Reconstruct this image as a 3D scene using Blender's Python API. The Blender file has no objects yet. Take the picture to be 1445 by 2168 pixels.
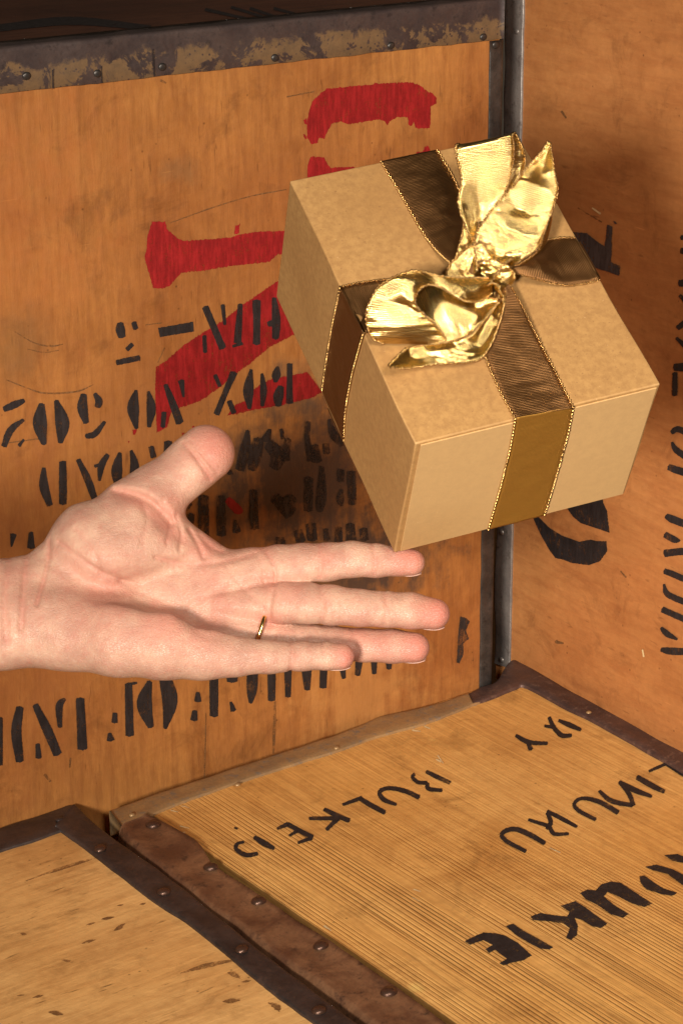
import bpy, bmesh, math, random
import numpy as np
from mathutils import Vector, Matrix, noise as mnoise
random.seed(7)
sc = bpy.context.scene
V = Vector
# ------------------------------------------------------------------ camera
CAM = V((0, 0, 1.2))                                     # lens height above the floor, metres
F_, CX, CY = 4787.0, 722.5, 1084.0                       # focal length in photo pixels, image centre
PITCH, ROLL, YAW = .35331, .00687, .57722
_f = V((math.sin(YAW)*math.cos(PITCH), math.cos(YAW)*math.cos(PITCH), -math.sin(PITCH)))
_r = V((math.cos(YAW), -math.sin(YAW), 0)); _d = _f.cross(_r)
RIGHT = _r*math.cos(ROLL) + _d*math.sin(ROLL); DOWN = -_r*math.sin(ROLL) + _d*math.cos(ROLL); FWD = _f
cd = bpy.data.cameras.new('camera'); cam = bpy.data.objects.new('camera', cd); sc.collection.objects.link(cam)
cam.matrix_world = Matrix(((RIGHT.x, -DOWN.x, -FWD.x, CAM.x), (RIGHT.y, -DOWN.y, -FWD.y, CAM.y), (RIGHT.z, -DOWN.z, -FWD.z, CAM.z), (0, 0, 0, 1)))
cd.sensor_fit = 'VERTICAL'; cd.sensor_height = 36; cd.sensor_width = 24; cd.lens = 36*F_/2168
cd.clip_start = .02; cd.clip_end = 50
sc.camera = cam
# ------------------------------------------------------------------ world, lamps, exposure
w = bpy.data.worlds.new('World'); sc.world = w; w.use_nodes = True
bg = w.node_tree.nodes['Background']; bg.inputs[0].default_value = (1, .74, .5, 1); bg.inputs[1].default_value = .045
def area(name, loc, target, size, power, col, spread=180):
    l = bpy.data.lights.new(name, 'AREA'); l.shape = 'DISK'; l.size = size; l.spread = math.radians(spread); l.energy = power; l.color = col
    o = bpy.data.objects.new(name, l); sc.collection.objects.link(o); o.location = loc
    o.rotation_euler = (V(target)-V(loc)).to_track_quat('-Z', 'Y').to_euler(); return o
area('key_lamp', (-1.03, -.61, 1.33), (.86, 1.05, .70), .32, 5.7, (1, .91, .80), 46)
area('fill_lamp', (.25, -.6, 1.75), (.8, 1.2, .5), .45, 4.0, (1, .90, .78), 70)
sc.view_settings.view_transform = 'Standard'; sc.view_settings.look = 'None'; sc.view_settings.exposure = 0; sc.view_settings.gamma = 1
sc.render.engine = 'CYCLES'
# ------------------------------------------------------------------ geometry helpers
def ray(px, py): return RIGHT*((px-CX)/F_) + DOWN*((py-CY)/F_) + FWD
def on(px, py, p0, n):                                   # where the sight line meets the plane (p0, n)
    r = ray(px, py); return CAM + r*((V(p0)-CAM).dot(n)/r.dot(n))
def wm(o):
    m = o.matrix_basis.copy()
    while o.parent: o = o.parent; m = o.matrix_basis @ m
    return m
def thing(name, label, cat, loc, rotz=0, group=None):
    o = bpy.data.objects.new(name, None); o.empty_display_size = .05; sc.collection.objects.link(o)
    o.matrix_basis = Matrix.Translation(V(loc)) @ Matrix.Rotation(rotz, 4, 'Z')
    o['label'] = label; o['category'] = cat
    if group: o['group'] = group
    return o
def build(name, verts, faces, m, parent=None, smooth=False, uv=None, label=None):
    me = bpy.data.meshes.new(name)
    if parent is not None:
        inv = wm(parent).inverted(); verts = [inv @ V(v) for v in verts]
    me.from_pydata([tuple(v) for v in verts], [], faces); me.update()
    if smooth: me.polygons.foreach_set('use_smooth', [True]*len(me.polygons))
    if uv is not None:
        l = me.uv_layers.new(name='UVMap'); vi = np.zeros(len(me.loops), dtype=np.int32); me.loops.foreach_get('vertex_index', vi)
        l.data.foreach_set('uv', np.asarray(uv, dtype=np.float32)[vi].ravel())
    if m: me.materials.append(m)
    o = bpy.data.objects.new(name, me); sc.collection.objects.link(o); o.parent = parent
    if label: o['label'] = label
    return o
def box_geo(a, b):
    x0, y0, z0 = a; x1, y1, z1 = b
    v = [(x0,y0,z0),(x1,y0,z0),(x1,y1,z0),(x0,y1,z0),(x0,y0,z1),(x1,y0,z1),(x1,y1,z1),(x0,y1,z1)]
    return v, [(0,3,2,1),(4,5,6,7),(0,1,5,4),(1,2,6,5),(2,3,7,6),(3,0,4,7)]
def lbox(name, a, b, m, parent, bevel=0, label=None):    # box in the parent's own frame
    v, f = box_geo(a, b)
    o = build(name, v, f, m, None, label=label); o.parent = parent
    if bevel:
        md = o.modifiers.new('b', 'BEVEL'); md.width = bevel; md.segments = 3
    return o
def cr(pts, n):                                          # Catmull-Rom resample
    P = [V(p) for p in pts]; P = [P[0]*2-P[1]] + P + [P[-1]*2-P[-2]]; out = []
    L = [0]
    for i in range(1, len(P)-2): L.append(L[-1] + max((P[i+1]-P[i]).length, 1e-9))
    for k in range(n):
        s = L[-1]*k/(n-1); i = 0
        while i < len(L)-2 and L[i+1] < s: i += 1
        t = (s-L[i])/(L[i+1]-L[i]); a, b, c, d = P[i:i+4]
        out.append(.5*((2*b)+(c-a)*t+(2*a-5*b+4*c-d)*t*t+(3*b-a-3*c+d)*t**3))
    return out
# ------------------------------------------------------------------ material helpers
class NT:
    def __init__(s, name):
        s.m = bpy.data.materials.new(name); s.m.use_nodes = True; s.t = s.m.node_tree; s.n = s.t.nodes
        s.b = s.n['Principled BSDF']; s.tc = s.n.new('ShaderNodeTexCoord')
    def put(s, v, sock):
        if isinstance(v, bpy.types.NodeSocket): s.t.links.new(v, sock)
        elif v is not None:
            if isinstance(v, (tuple, list)) and len(v) == 3 and len(sock.default_value) == 4: v = (*v, 1)
            sock.default_value = v
    def map(s, scale=(1,1,1), rot=(0,0,0), loc=(0,0,0), src=None):
        k = s.n.new('ShaderNodeMapping'); s.put(src or s.tc.outputs['Object'], k.inputs[0]); k.inputs['Location'].default_value = loc
        k.inputs['Rotation'].default_value = rot; k.inputs['Scale'].default_value = scale; return k.outputs[0]
    def noise(s, vec, scale, detail=4, rough=.55, dist=0):
        k = s.n.new('ShaderNodeTexNoise'); s.put(vec, k.inputs['Vector']); k.inputs['Scale'].default_value = scale
        k.inputs['Detail'].default_value = detail; k.inputs['Roughness'].default_value = rough; k.inputs['Distortion'].default_value = dist; return k.outputs[0]
    def vor(s, vec, scale, feat='F1'):
        k = s.n.new('ShaderNodeTexVoronoi'); k.feature = feat; s.put(vec, k.inputs['Vector']); k.inputs['Scale'].default_value = scale; return k.outputs['Distance']
    def wave(s, vec, scale, dist=0, dscale=1, axis='X', detail=2):
        k = s.n.new('ShaderNodeTexWave'); k.bands_direction = axis; s.put(vec, k.inputs['Vector']); k.inputs['Scale'].default_value = scale
        k.inputs['Distortion'].default_value = dist; k.inputs['Detail Scale'].default_value = dscale; k.inputs['Detail'].default_value = detail; return k.outputs['Fac']
    def math(s, op, a, b=0, clamp=False):
        k = s.n.new('ShaderNodeMath'); k.operation = op; k.use_clamp = clamp; s.put(a, k.inputs[0]); s.put(b, k.inputs[1]); return k.outputs[0]
    def vmath(s, op, a, b=None):
        k = s.n.new('ShaderNodeVectorMath'); k.operation = op; s.put(a, k.inputs[0])
        if b is not None: s.put(b, k.inputs[1])
        return k.outputs['Value'] if op in ('LENGTH', 'DOT_PRODUCT') else k.outputs[0]
    def rng(s, v, a, b, c=0, d=1):
        k = s.n.new('ShaderNodeMapRange'); s.put(v, k.inputs[0])
        for i, q in enumerate((a, b, c, d)): k.inputs[i+1].default_value = q
        return k.outputs[0]
    def mix(s, fac, a, b, mode='MIX'):
        k = s.n.new('ShaderNodeMix'); k.data_type = 'RGBA'; k.blend_type = mode; s.put(fac, k.inputs[0]); s.put(a, k.inputs[6]); s.put(b, k.inputs[7]); return k.outputs[2]
    def bump(s, h, strength, dist, nrm=None):
        k = s.n.new('ShaderNodeBump'); k.inputs['Strength'].default_value = strength; k.inputs['Distance'].default_value = dist
        s.put(h, k.inputs['Height'])
        if nrm is not None: s.put(nrm, k.inputs['Normal'])
        return k.outputs[0]
    def fin(s, col=None, rough=None, metal=None, nrm=None, alpha=None, spec=None):
        for nme, v in (('Base Color', col), ('Roughness', rough), ('Metallic', metal), ('Normal', nrm), ('Alpha', alpha), ('Specular IOR Level', spec)):
            if v is not None: s.put(v, s.b.inputs[nme])
        return s.m
def wood(name, ca, cb, cc, streak, stains=(), lines=None, rot=(0,0,0), fleck=.5, blot=.5):
    """streak = scale per axis (small along the grain); stains = (centre, radii, colour, strength) in the thing's frame"""
    t = NT(name); P = t.map((1,1,1), rot)
    big = t.noise(P, 5.5, 3, .5); mid = t.noise(t.map((.25+streak[0]*.02,)*3, rot), 40, 4, .6)
    S = t.map(streak, rot); st = t.noise(S, 1, 5, .62, .3); st2 = t.noise(t.map([q*2.6 for q in streak], rot), 1, 3, .6)
    col = t.mix(t.rng(big, .36, .66), ca, cb)
    col = t.mix(t.rng(st, .42, .72, 0, .6), col, cc)
    col = t.mix(t.math('MULTIPLY', t.rng(st2, .3, .7), .38), col, t.mix(1, col, (1.28,1.25,1.2), 'MULTIPLY'))
    fine = t.noise(P, 160, 3, .6)
    col = t.mix(t.rng(fine, .35, .7, 0, .3), col, t.mix(1, col, (.72,.66,.58), 'MULTIPLY'))
    # dark pores and flecks, stretched along the grain
    fl = t.noise(t.map([q*1.3 for q in streak], rot, (3.1,7.7,1.9)), 1.9, 2, .5)
    flm = t.math('MULTIPLY', t.rng(fl, .66, .75), t.rng(t.noise(P, 17, 3), .42, .62))
    col = t.mix(t.math('MULTIPLY', flm, fleck), col, [q*.28 for q in cc])
    dirt = t.noise(P, 26, 6, .7, .6)
    col = t.mix(t.rng(dirt, .54, .76, 0, .62), col, [q*.5 for q in cc])
    bl = t.noise(P, 12, 5, .62, 1.2); col = t.mix(t.rng(bl, .5, .68, 0, blot), col, t.mix(1, col, (.62,.52,.45), 'MULTIPLY')); col = t.mix(t.rng(bl, .46, .3, 0, .35), col, t.mix(1, col, (1.3,1.32,1.35), 'MULTIPLY'))
    sp = t.math('MULTIPLY', t.rng(t.vor(P, 95), .10, .05), t.rng(t.noise(P, 22, 2), .5, .58)); col = t.mix(t.math('MULTIPLY', sp, .6), col, [q*.25 for q in cc])
    # scattered pale scratches
    sv = t.noise(t.map((18,18,260), (rot[0]+.5, rot[1]+.3, rot[2]+.4)), 1, 2, .5)
    col = t.mix(t.rng(sv, .76, .8, 0, .35), col, [min(1,q*1.7) for q in ca])
    h = t.math('ADD', t.math('MULTIPLY', st, .7), t.math('MULTIPLY', fine, .3))
    if lines:                                            # raised softwood grain: dense dark winter bands across one axis
        fr, axis, mask = lines
        D = t.noise(t.map([q*.10 for q in streak], rot), 1, 2, .5)
        D2 = t.noise(t.map([q*.03 for q in streak], rot, (4,4,4)), 1, 1, .5)
        sep = t.n.new('ShaderNodeSeparateXYZ'); t.put(P, sep.inputs[0]); xx = sep.outputs[axis]
        xx = t.math('ADD', t.math('MULTIPLY', xx, fr), t.math('ADD', t.math('MULTIPLY', D, 2.2), t.math('MULTIPLY', D2, 9)))
        sn = t.math('SINE', t.math('MULTIPLY', xx, 6.283))
        hv = t.noise(t.map([q*.55 for q in streak], rot, (6,1,8)), 1, 3, .6)
        pw = t.rng(t.noise(t.map([q*.22 for q in streak], rot, (2,7,3)), 1, 1, .5), .3, .65)
        band = t.math('MAXIMUM', t.math('MULTIPLY', t.rng(sn, .1, .95), pw), t.rng(hv, .56, .7, 0, .6))
        brk = t.rng(t.noise(t.map([q*.35 for q in streak], rot, (9,2,5)), 1, 3, .6), .3, .62)
        mk = t.rng(t.vmath('DOT_PRODUCT', t.vmath('SUBTRACT', t.tc.outputs['Object'], mask[0]), mask[1]), -.06, .09)
        mk = t.math('MULTIPLY', t.math('MAXIMUM', mk, .08), t.rng(brk, 0, 1, .35, 1))
        col = t.mix(t.math('MULTIPLY', t.math('MULTIPLY', band, mk), .64), col, [q*.40 for q in cc])
        h = t.math('SUBTRACT', h, t.math('MULTIPLY', t.math('MULTIPLY', band, mk), 1.6))
    for (c, r, sc_, k) in stains:
        v = t.vmath('LENGTH', t.vmath('DIVIDE', t.vmath('SUBTRACT', t.tc.outputs['Object'], c), r))
        nz = t.noise(S, .5, 4, .6); nz2 = t.noise(P, 45, 4, .65)
        e = t.math('ADD', v, t.math('ADD', t.rng(nz, .3, .7, -.35, .35), t.rng(nz2, .3, .7, -.4, .4)))
        col = t.mix(t.rng(e, 1.1, .35, 0, k), col, sc_)
    return t.fin(col, t.rng(mid, .3, .7, .42, .62), 0, t.bump(h, .6, .0011), spec=.35)
def metal_mat(name, c1, c2, c3, rough=.42, metal=.75, scale=1, paint=None):
    t = NT(name); P = t.tc.outputs['Object']
    a = t.noise(P, 32*scale, 6, .65, .4); b = t.noise(P, 130*scale, 5, .7); g = t.noise(P, 420*scale, 3, .6)
    col = t.mix(t.rng(a, .38, .62), c1, c2); k = t.rng(b, .55, .68); col = t.mix(t.math('MULTIPLY', k, .75), col, c3)
    col = t.mix(t.rng(g, .4, .7, 0, .3), col, t.mix(1, col, (.5,.5,.5), 'MULTIPLY'))
    met = metal
    if paint:
        pc, thr, zlim = paint
        pm = t.rng(t.noise(P, 42, 7, .72, .5), thr, thr+.03)
        if zlim:
            sep = t.n.new('ShaderNodeSeparateXYZ'); t.put(P, sep.inputs[0])
            ed = t.math('ADD', sep.outputs[2], t.rng(t.noise(P, 30, 6, .7), .3, .7, -.007, .007))
            pm = t.math('MULTIPLY', pm, t.rng(ed, zlim-.001, zlim-.004))
        sp = t.rng(t.vor(P, 210), .12, .2); pm = t.math('MULTIPLY', pm, sp)
        col = t.mix(pm, col, t.mix(t.rng(b, .35, .65), pc, [q*.7 for q in pc])); met = t.math('MULTIPLY', t.math('SUBTRACT', 1, pm), metal)
    h = t.math('ADD', a, t.math('MULTIPLY', b, .35))
    return t.fin(col, t.rng(b, .3, .7, rough-.1, rough+.2), met, t.bump(h, .5, .0012))
def paint_mat(name, c, thr=.0, wear=.5, rough=.6):
    t = NT(name); P = t.tc.outputs['Object']; n1 = t.noise(P, 70, 6, .7); n2 = t.noise(t.map((340,340,60)), 1, 4, .65); n3 = t.noise(P, 520, 3, .6)
    a = t.math('ADD', t.math('MULTIPLY', n1, .5), t.math('ADD', t.math('MULTIPLY', n2, .3), t.math('MULTIPLY', n3, .2)))
    al = t.rng(a, .40-wear*.02+thr, .5+thr, 1-wear, 1)
    col = t.mix(t.rng(n1, .35, .65), c, [q*.6 for q in c]); col = t.mix(t.rng(n2, .45, .7, 0, .35), col, [min(1, q*1.8+.01) for q in c])
    return t.fin(col, rough, 0, t.bump(n3, .2, .0003), al, .3)
# ------------------------------------------------------------------ materials
SW = (1, 1, 1)
M_back = wood('plywood of the rear chest', (.44,.190,.050), (.32,.118,.031), (.21,.072,.020), (150,150,22),
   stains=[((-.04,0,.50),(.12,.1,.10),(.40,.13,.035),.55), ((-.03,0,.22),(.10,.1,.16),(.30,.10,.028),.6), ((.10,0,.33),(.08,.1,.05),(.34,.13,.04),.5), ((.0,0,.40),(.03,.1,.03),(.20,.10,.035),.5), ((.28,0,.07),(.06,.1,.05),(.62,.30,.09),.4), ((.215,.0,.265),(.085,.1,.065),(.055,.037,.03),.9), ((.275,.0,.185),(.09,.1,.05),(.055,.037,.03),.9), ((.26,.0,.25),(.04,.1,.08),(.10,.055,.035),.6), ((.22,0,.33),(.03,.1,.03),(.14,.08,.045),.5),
           ((.05,.0,.25),(.05,.1,.03),(.10,.045,.018),.4), ((.10,.0,.02),(.03,.1,.016),(.14,.07,.03),.55), ((.13,0,.505),(.02,.1,.012),(.17,.09,.04),.4)])
M_right = wood('plywood of the right chest', (.50,.218,.072), (.43,.168,.052), (.34,.118,.036), (120,22,120), blot=.25,
   stains=[((0,-.30,.40),(.1,.10,.016),(.20,.07,.03),.3)])
M_top = wood('ribbed fir of the low chest lid', (.78,.45,.145), (.68,.345,.092), (.48,.22,.06), (260,9,260),
   lines=(300, 0, ((.16,-.20,.0), (-1.0,-.62,0))), stains=[((.25,-.16,0),(.03,.012,.1),(.28,.15,.06),.4), ((.27,-.235,0),(.05,.012,.1),(.2,.1,.04),.45)], fleck=.3)
M_lowl = wood('birch plywood of the left low chest', (.76,.45,.17), (.68,.36,.12), (.50,.24,.075), (24,150,150),
   stains=[((.045,-.125,0),(.035,.006,.1),(.12,.06,.025),.6), ((.055,-.165,0),(.012,.008,.1),(.15,.04,.01),.7), ((-.03,-.165,0),(.03,.012,.1),(.30,.14,.05),.5)], fleck=.75)
M_plain = wood('plywood of hidden sides', (.42,.20,.06), (.33,.14,.04), (.28,.11,.03), (40,40,40))
M_lid = wood('dark wood of the rear lid', (.12,.045,.022), (.075,.026,.014), (.05,.018,.01), (16,150,150))  # lid wood in a much darker brown than the panels
M_dark = metal_mat('dark tarnished steel', (.075,.06,.057), (.13,.103,.095), (.16,.10,.075), .38, .75)
M_post = metal_mat('grey tinned steel', (.24,.215,.20), (.36,.32,.29), (.12,.09,.075), .38, .6)
M_blk = metal_mat('blackened steel', (.05,.046,.043), (.12,.105,.095), (.03,.024,.02), .38, .7)
M_brn = metal_mat('brown painted steel', (.14,.062,.033), (.29,.145,.072), (.05,.023,.014), .40, .35)
M_riv = metal_mat('dark brown rivet', (.09,.045,.03), (.13,.07,.045), (.03,.018,.012), .28, .6)
M_rust = metal_mat('purple brown rusty steel', (.085,.05,.044), (.14,.08,.064), (.26,.15,.10), .45, .45)
M_pale = metal_mat('yellowed tin strip', (.42,.255,.11), (.30,.19,.095), (.19,.17,.15), .45, .3)
M_worn = metal_mat('worn painted steel', (.06,.043,.042), (.10,.07,.062), (.03,.02,.018), .5, .4, 1, ((.18,.108,.052), .475, .017+.5722))
M_red = paint_mat('red stencil paint', (.30,.010,.011), -.01, .5)
M_black = paint_mat('black stencil ink', (.026,.020,.020), -.01, .5)
M_blur = paint_mat('smudged black ink', (.035,.025,.022), .035, .85)
M_grey = paint_mat('slate stencil ink', (.07,.055,.055), .0, .5)
# ------------------------------------------------------------------ metal strips with folded flange
def strip(name, inner, outer, n, drop, m, parent, t=.0012, ridge=0, droplen=.02, N=60, dent=.0004, wob=.0006, label=None):
    n = V(n).normalized(); d = V(drop).normalized()
    I = cr(inner, N); O = cr(outer, N); vs = []; fs = []
    for k in range(N):
        i, o = I[k], O[k]; a = (i-o).normalized(); s = mnoise.noise(i*60)*wob + mnoise.noise(i*220)*wob*.4
        i = i + a*s
        lift = n*(mnoise.noise(o*35)*dent)
        prof = [i - n*.0008, i + n*t*.7, i - a*t*.4 + n*(t+ridge), i.lerp(o,.33 if not ridge else .12) + n*t + lift*.6, i.lerp(o,.7) + n*t + lift, o + a*.003 + n*t*1.05 + lift, o + a*.0009 + n*t*.8 + lift, o + n*t*.2 - a*.0004 + d*.0004,
                o - a*t*.5 + d*.003, o - a*t*.5 + d*droplen*.5 + a*(mnoise.noise(o*50+V((3,3,3)))*dent), o - a*t*.5 + d*droplen, o + a*.001 + d*droplen]
        vs += prof
    c = 12
    for k in range(N-1):
        for j in range(c-1):
            q = k*c+j; fs.append((q, q+1, q+c+1, q+c))
    fs.append(tuple(range(c))); fs.append(tuple(range((N-1)*c+c-1, (N-1)*c-1, -1)))
    return build(name, vs, fs, m, parent, True, label=label)
rivet_me = {}
def rivet(p, n, m, parent, r=.0035, h=.0014, squash=1):
    key = (m.name, r)
    if key not in rivet_me:
        bm = bmesh.new(); rings = [(1,0),(.98,.25),(.85,.62),(.6,.88),(.3,.98)]; pr = None; S = 14
        for a, b in rings:
            cu = [bm.verts.new((math.cos(6.2832*k/S)*a*r, math.sin(6.2832*k/S)*a*r*.85, b*h)) for k in range(S)]
            if pr:
                for k in range(S): bm.faces.new((pr[k], pr[(k+1)%S], cu[(k+1)%S], cu[k]))
            pr = cu
        bm.faces.new(pr)
        for f in bm.faces: f.smooth = True
        me = bpy.data.meshes.new('rivet'); bm.to_mesh(me); bm.free(); me.materials.append(m); rivet_me[key] = me
    o = bpy.data.objects.new('rivet', rivet_me[key]); sc.collection.objects.link(o); o.parent = parent
    W = Matrix.Translation(V(p)) @ V(n).to_track_quat('Z', 'Y').to_matrix().to_4x4() @ Matrix.Rotation(random.uniform(-.5,.5), 4, 'Z')
    o.matrix_basis = wm(parent).inverted() @ W; return o
# ------------------------------------------------------------------ stencil lettering: sheets of paint laid on a face
def decal(name, shapes, plane, m, parent, lift=.0003, jag=.0003, grain=None, label=None):
    p0, n = V(plane[0]), V(plane[1]).normalized(); base = lift
    for si, poly in enumerate(shapes):
        vs, fs = [], []; lift = base + (si % 12)*.00002
        P = [on(x, y, p0 + n*lift, n) for x, y in poly]; out = []
        for i in range(len(P)):
            a, b = P[i], P[(i+1) % len(P)]; L = (b-a).length; k = max(1, int(L/.0007))
            for j in range(k):
                q = a.lerp(b, j/k); s = q*900; v = V((mnoise.noise(s), mnoise.noise(s+V((9,1,4))), mnoise.noise(s+V((2,8,5)))))*jag
                if grain is not None: v += V(grain)*(mnoise.noise(q*1400+V((5,5,5)))*jag*1.8)
                v -= n*v.dot(n); out.append(q+v)
        o = build(name, out, [tuple(range(len(out)))], m, parent, label=label)
        bm = bmesh.new(); bm.from_mesh(o.data); bmesh.ops.triangulate(bm, faces=bm.faces[:]); bmesh.ops.recalc_face_normals(bm, faces=bm.faces[:])
        bm.to_mesh(o.data); bm.free()
WF = 1.24
def stroke(pts, ox, oy, s):                              # brush stroke (x, y, width) -> outline in photo pixels
    P = [V((x, y, w)) for x, y, w in pts]
    if len(P) == 2: P = [P[0], (P[0]+P[1])/2, P[1]]
    C = cr(P, 4*len(P)); Lf, Rt = [], []
    for k, c in enumerate(C):
        a = C[min(k+1, len(C)-1)] - C[max(k-1, 0)]; a = V((a.x, a.y)).normalized(); nn = V((-a.y, a.x)); wd = max(c.z, 2)/2*WF
        e = -a*wd*.25 if k == 0 else (a*wd*.25 if k == len(C)-1 else a*0)
        Lf.append((c.x+nn.x*wd*.85+0*e.x, c.y+nn.y*wd*.85)); Rt.append((c.x-nn.x*wd*.85, c.y-nn.y*wd*.85))
        if k == 0: st = (c.x+e.x, c.y+e.y)
        if k == len(C)-1: en = (c.x+e.x, c.y+e.y)
    return [(ox+x/s, oy+y/s) for x, y in [st]+Lf+[en]+Rt[::-1]]
def taper(q):
    a, b = q[0], q[-1]; m = max(q, key=lambda t: t[2]) if len(q) > 2 else ((a[0]+b[0])/2, (a[1]+b[1])/2, max(a[2], b[2]))
    return [(a[0]*1.3-m[0]*.3, a[1]*1.3-m[1]*.3, 2), m, (b[0]*1.3-m[0]*.3, b[1]*1.3-m[1]*.3, 2)]
def SF(ox, oy, s, *st): return [stroke(taper(q), ox, oy, s) for q in st]
def S(ox, oy, s, *st): return [stroke(q, ox, oy, s) for q in st]
def PG(ox, oy, s, *pl): return [[(ox+x/s, oy+y/s) for x, y in q] for q in pl]
# ------------------------------------------------------------------ floor
fl = build('floor', [(-4,-4,0),(5,-4,0),(5,5,0),(-4,5,0)], [(0,1,2,3)], M_plain); fl['kind'] = 'structure'
# ================================================================== REAR CHEST (front face on plane y = YB)
YB = 1.3523; XL, XR = .50, 1.026; ZT = CAM.z-.2222; ZB = ZT-.60
rear = thing('tea_chest', 'upright plywood tea chest behind the hand with large red stencil letters', 'tea chest', (.62, YB, ZB), 0, 'tea chests stacked around the hand')
rb = rear.location
lbox('front_panel', (XL-rb.x, 0, 0), (XR-.003-rb.x, .008, ZT-.002-rb.z), M_back, rear)
lbox('side_panel', (XL-rb.x+.001, .0085, 0), (XL-rb.x+.008, .40, ZT-.002-rb.z), M_plain, rear)
lbox('side_panel', (XR-rb.x-.010, .0085, 0), (XR-rb.x-.003, .40, ZT-.002-rb.z), M_plain, rear)
lbox('back_panel', (XL-rb.x+.009, .392, 0), (XR-rb.x-.011, .40, ZT-.002-rb.z), M_plain, rear)
topp = lbox('top_panel', (XL-rb.x+.0085, .009, ZT-.010-rb.z), (XR-rb.x-.0105, .3915, ZT-.0035-rb.z), M_lid, rear)
PB = ((0, YB, 0), (0, -1, 0))
px = lambda a, pl=PB: on(a[0], a[1], *[V(q) for q in pl])
def xs(x0, x1, y, z, k=8): return [V((x0+(x1-x0)*i/k, y, z)) for i in range(k+1)]
zl = CAM.z-.2515
strip('metal_edge', xs(XL, XR, YB, zl), xs(XL, XR, YB, ZT), (0,-1,0), (0,1,0), M_worn, rear, droplen=.022, N=90, dent=.0012, wob=.0009, label='scraped top edge strip with pale worn patches')
def zs(x, z0, z1, y, k=8): return [V((x, y, z0+(z1-z0)*i/k)) for i in range(k+1)]
strip('metal_edge', zs(1.0135, ZB, zl-.0005, YB), zs(XR, ZB, zl-.0005, YB), (0,-1,0), (0,1,0), M_blk, rear, droplen=.02, N=70, dent=.0012, wob=.0007, label='blackened corner strip')
for q in ((342,141),(580,122),(825,96),(1046,95),(1020,78),(55,160),(205,155)):
    p = px(q); rivet(p+V((0,-.0012,0)), (0,-1,0), M_blk, rear, .0032)
decal('strip_seam', [stroke([(112,148,2.5),(113,188,2.5)],0,0,1), stroke([(324,104,2.5),(327,162,2.5)],0,0,1), stroke([(215,140,2),(216,176,2)],0,0,1)], PB, M_black, rear, .0026, .0002)
T1 = (0,640,3.4405); T2 = (290,440,3.3605); T3 = (600,150,4.0139); T4 = (360,860,2.89); T5 = (0,1360,2.0014); T6 = (380,1370,2.258)
reds = PG(*T3, [(200,430),(220,330),(245,260),(320,185),(370,150),(500,140),(640,125),(760,115),(780,95),(800,110),(960,100),(1090,98),(1160,125),(1230,180),(1260,185),(1300,230),(1295,280),(1250,300),(1245,460),(1240,485),(1180,490),(1120,485),(1105,430),(1085,470),(1060,455),(1055,390),(960,395),(900,430),(880,465),(860,430),(800,410),(700,430),(560,455),(480,430),(410,450),(380,500),(345,580),(300,570),(290,610),(235,625),(200,560)],
   [(205,800),(230,730),(290,730),(345,735),(370,790),(400,825),(455,820),(600,815),(640,900),(300,990),(200,950)], [(1120,715),(1130,690),(1180,690),(1200,640),(1225,640),(1245,670),(1220,720)], [(170,420),(195,400),(200,450),(180,450)], [(165,545),(180,540),(200,575),(185,585)]) \
 + PG(*T2, [(110,95),(150,100),(200,100),(215,150),(290,220),(340,235),(500,225),(640,215),(760,185),(850,170),(1030,165),(1200,160),(1200,330),(1000,330),(940,385),(800,400),(700,410),(560,430),(450,450),(320,460),(270,510),(240,550),(180,575),(115,570),(100,510),(75,430),(55,350),(70,290),(75,200)],
   [(690,190),(700,130),(730,115),(725,180)],
   [(135,1130),(200,1095),(330,980),(450,900),(600,810),(750,690),(870,610),(1000,520),(1100,480),(1120,900),(1090,915),(950,985),(800,1110),(700,1180),(600,1270),(440,1380),(310,1420),(240,1460),(215,1560),(140,1600),(140,1540),(130,1300)],
   [(640,1480),(700,1400),(780,1370),(820,1300),(860,1270),(950,1220),(1100,1190),(1210,1170),(1320,1310),(1250,1350),(1000,1410),(820,1440),(690,1470)])
reds += PG(*T1, [(965,930),(1000,925),(985,965),(970,965)], [(1325,950),(1345,955),(1330,970)], [(935,1010),(945,1012),(938,1025)], [(1400,900),(1415,900),(1410,930),(1400,930)])
reds += S(*T4, [(350,570,40),(410,630,55),(440,650,25)])
decal('red_stencil_mark', reds, PB, M_red, rear, .00025, .0005, (0,0,1))
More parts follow.
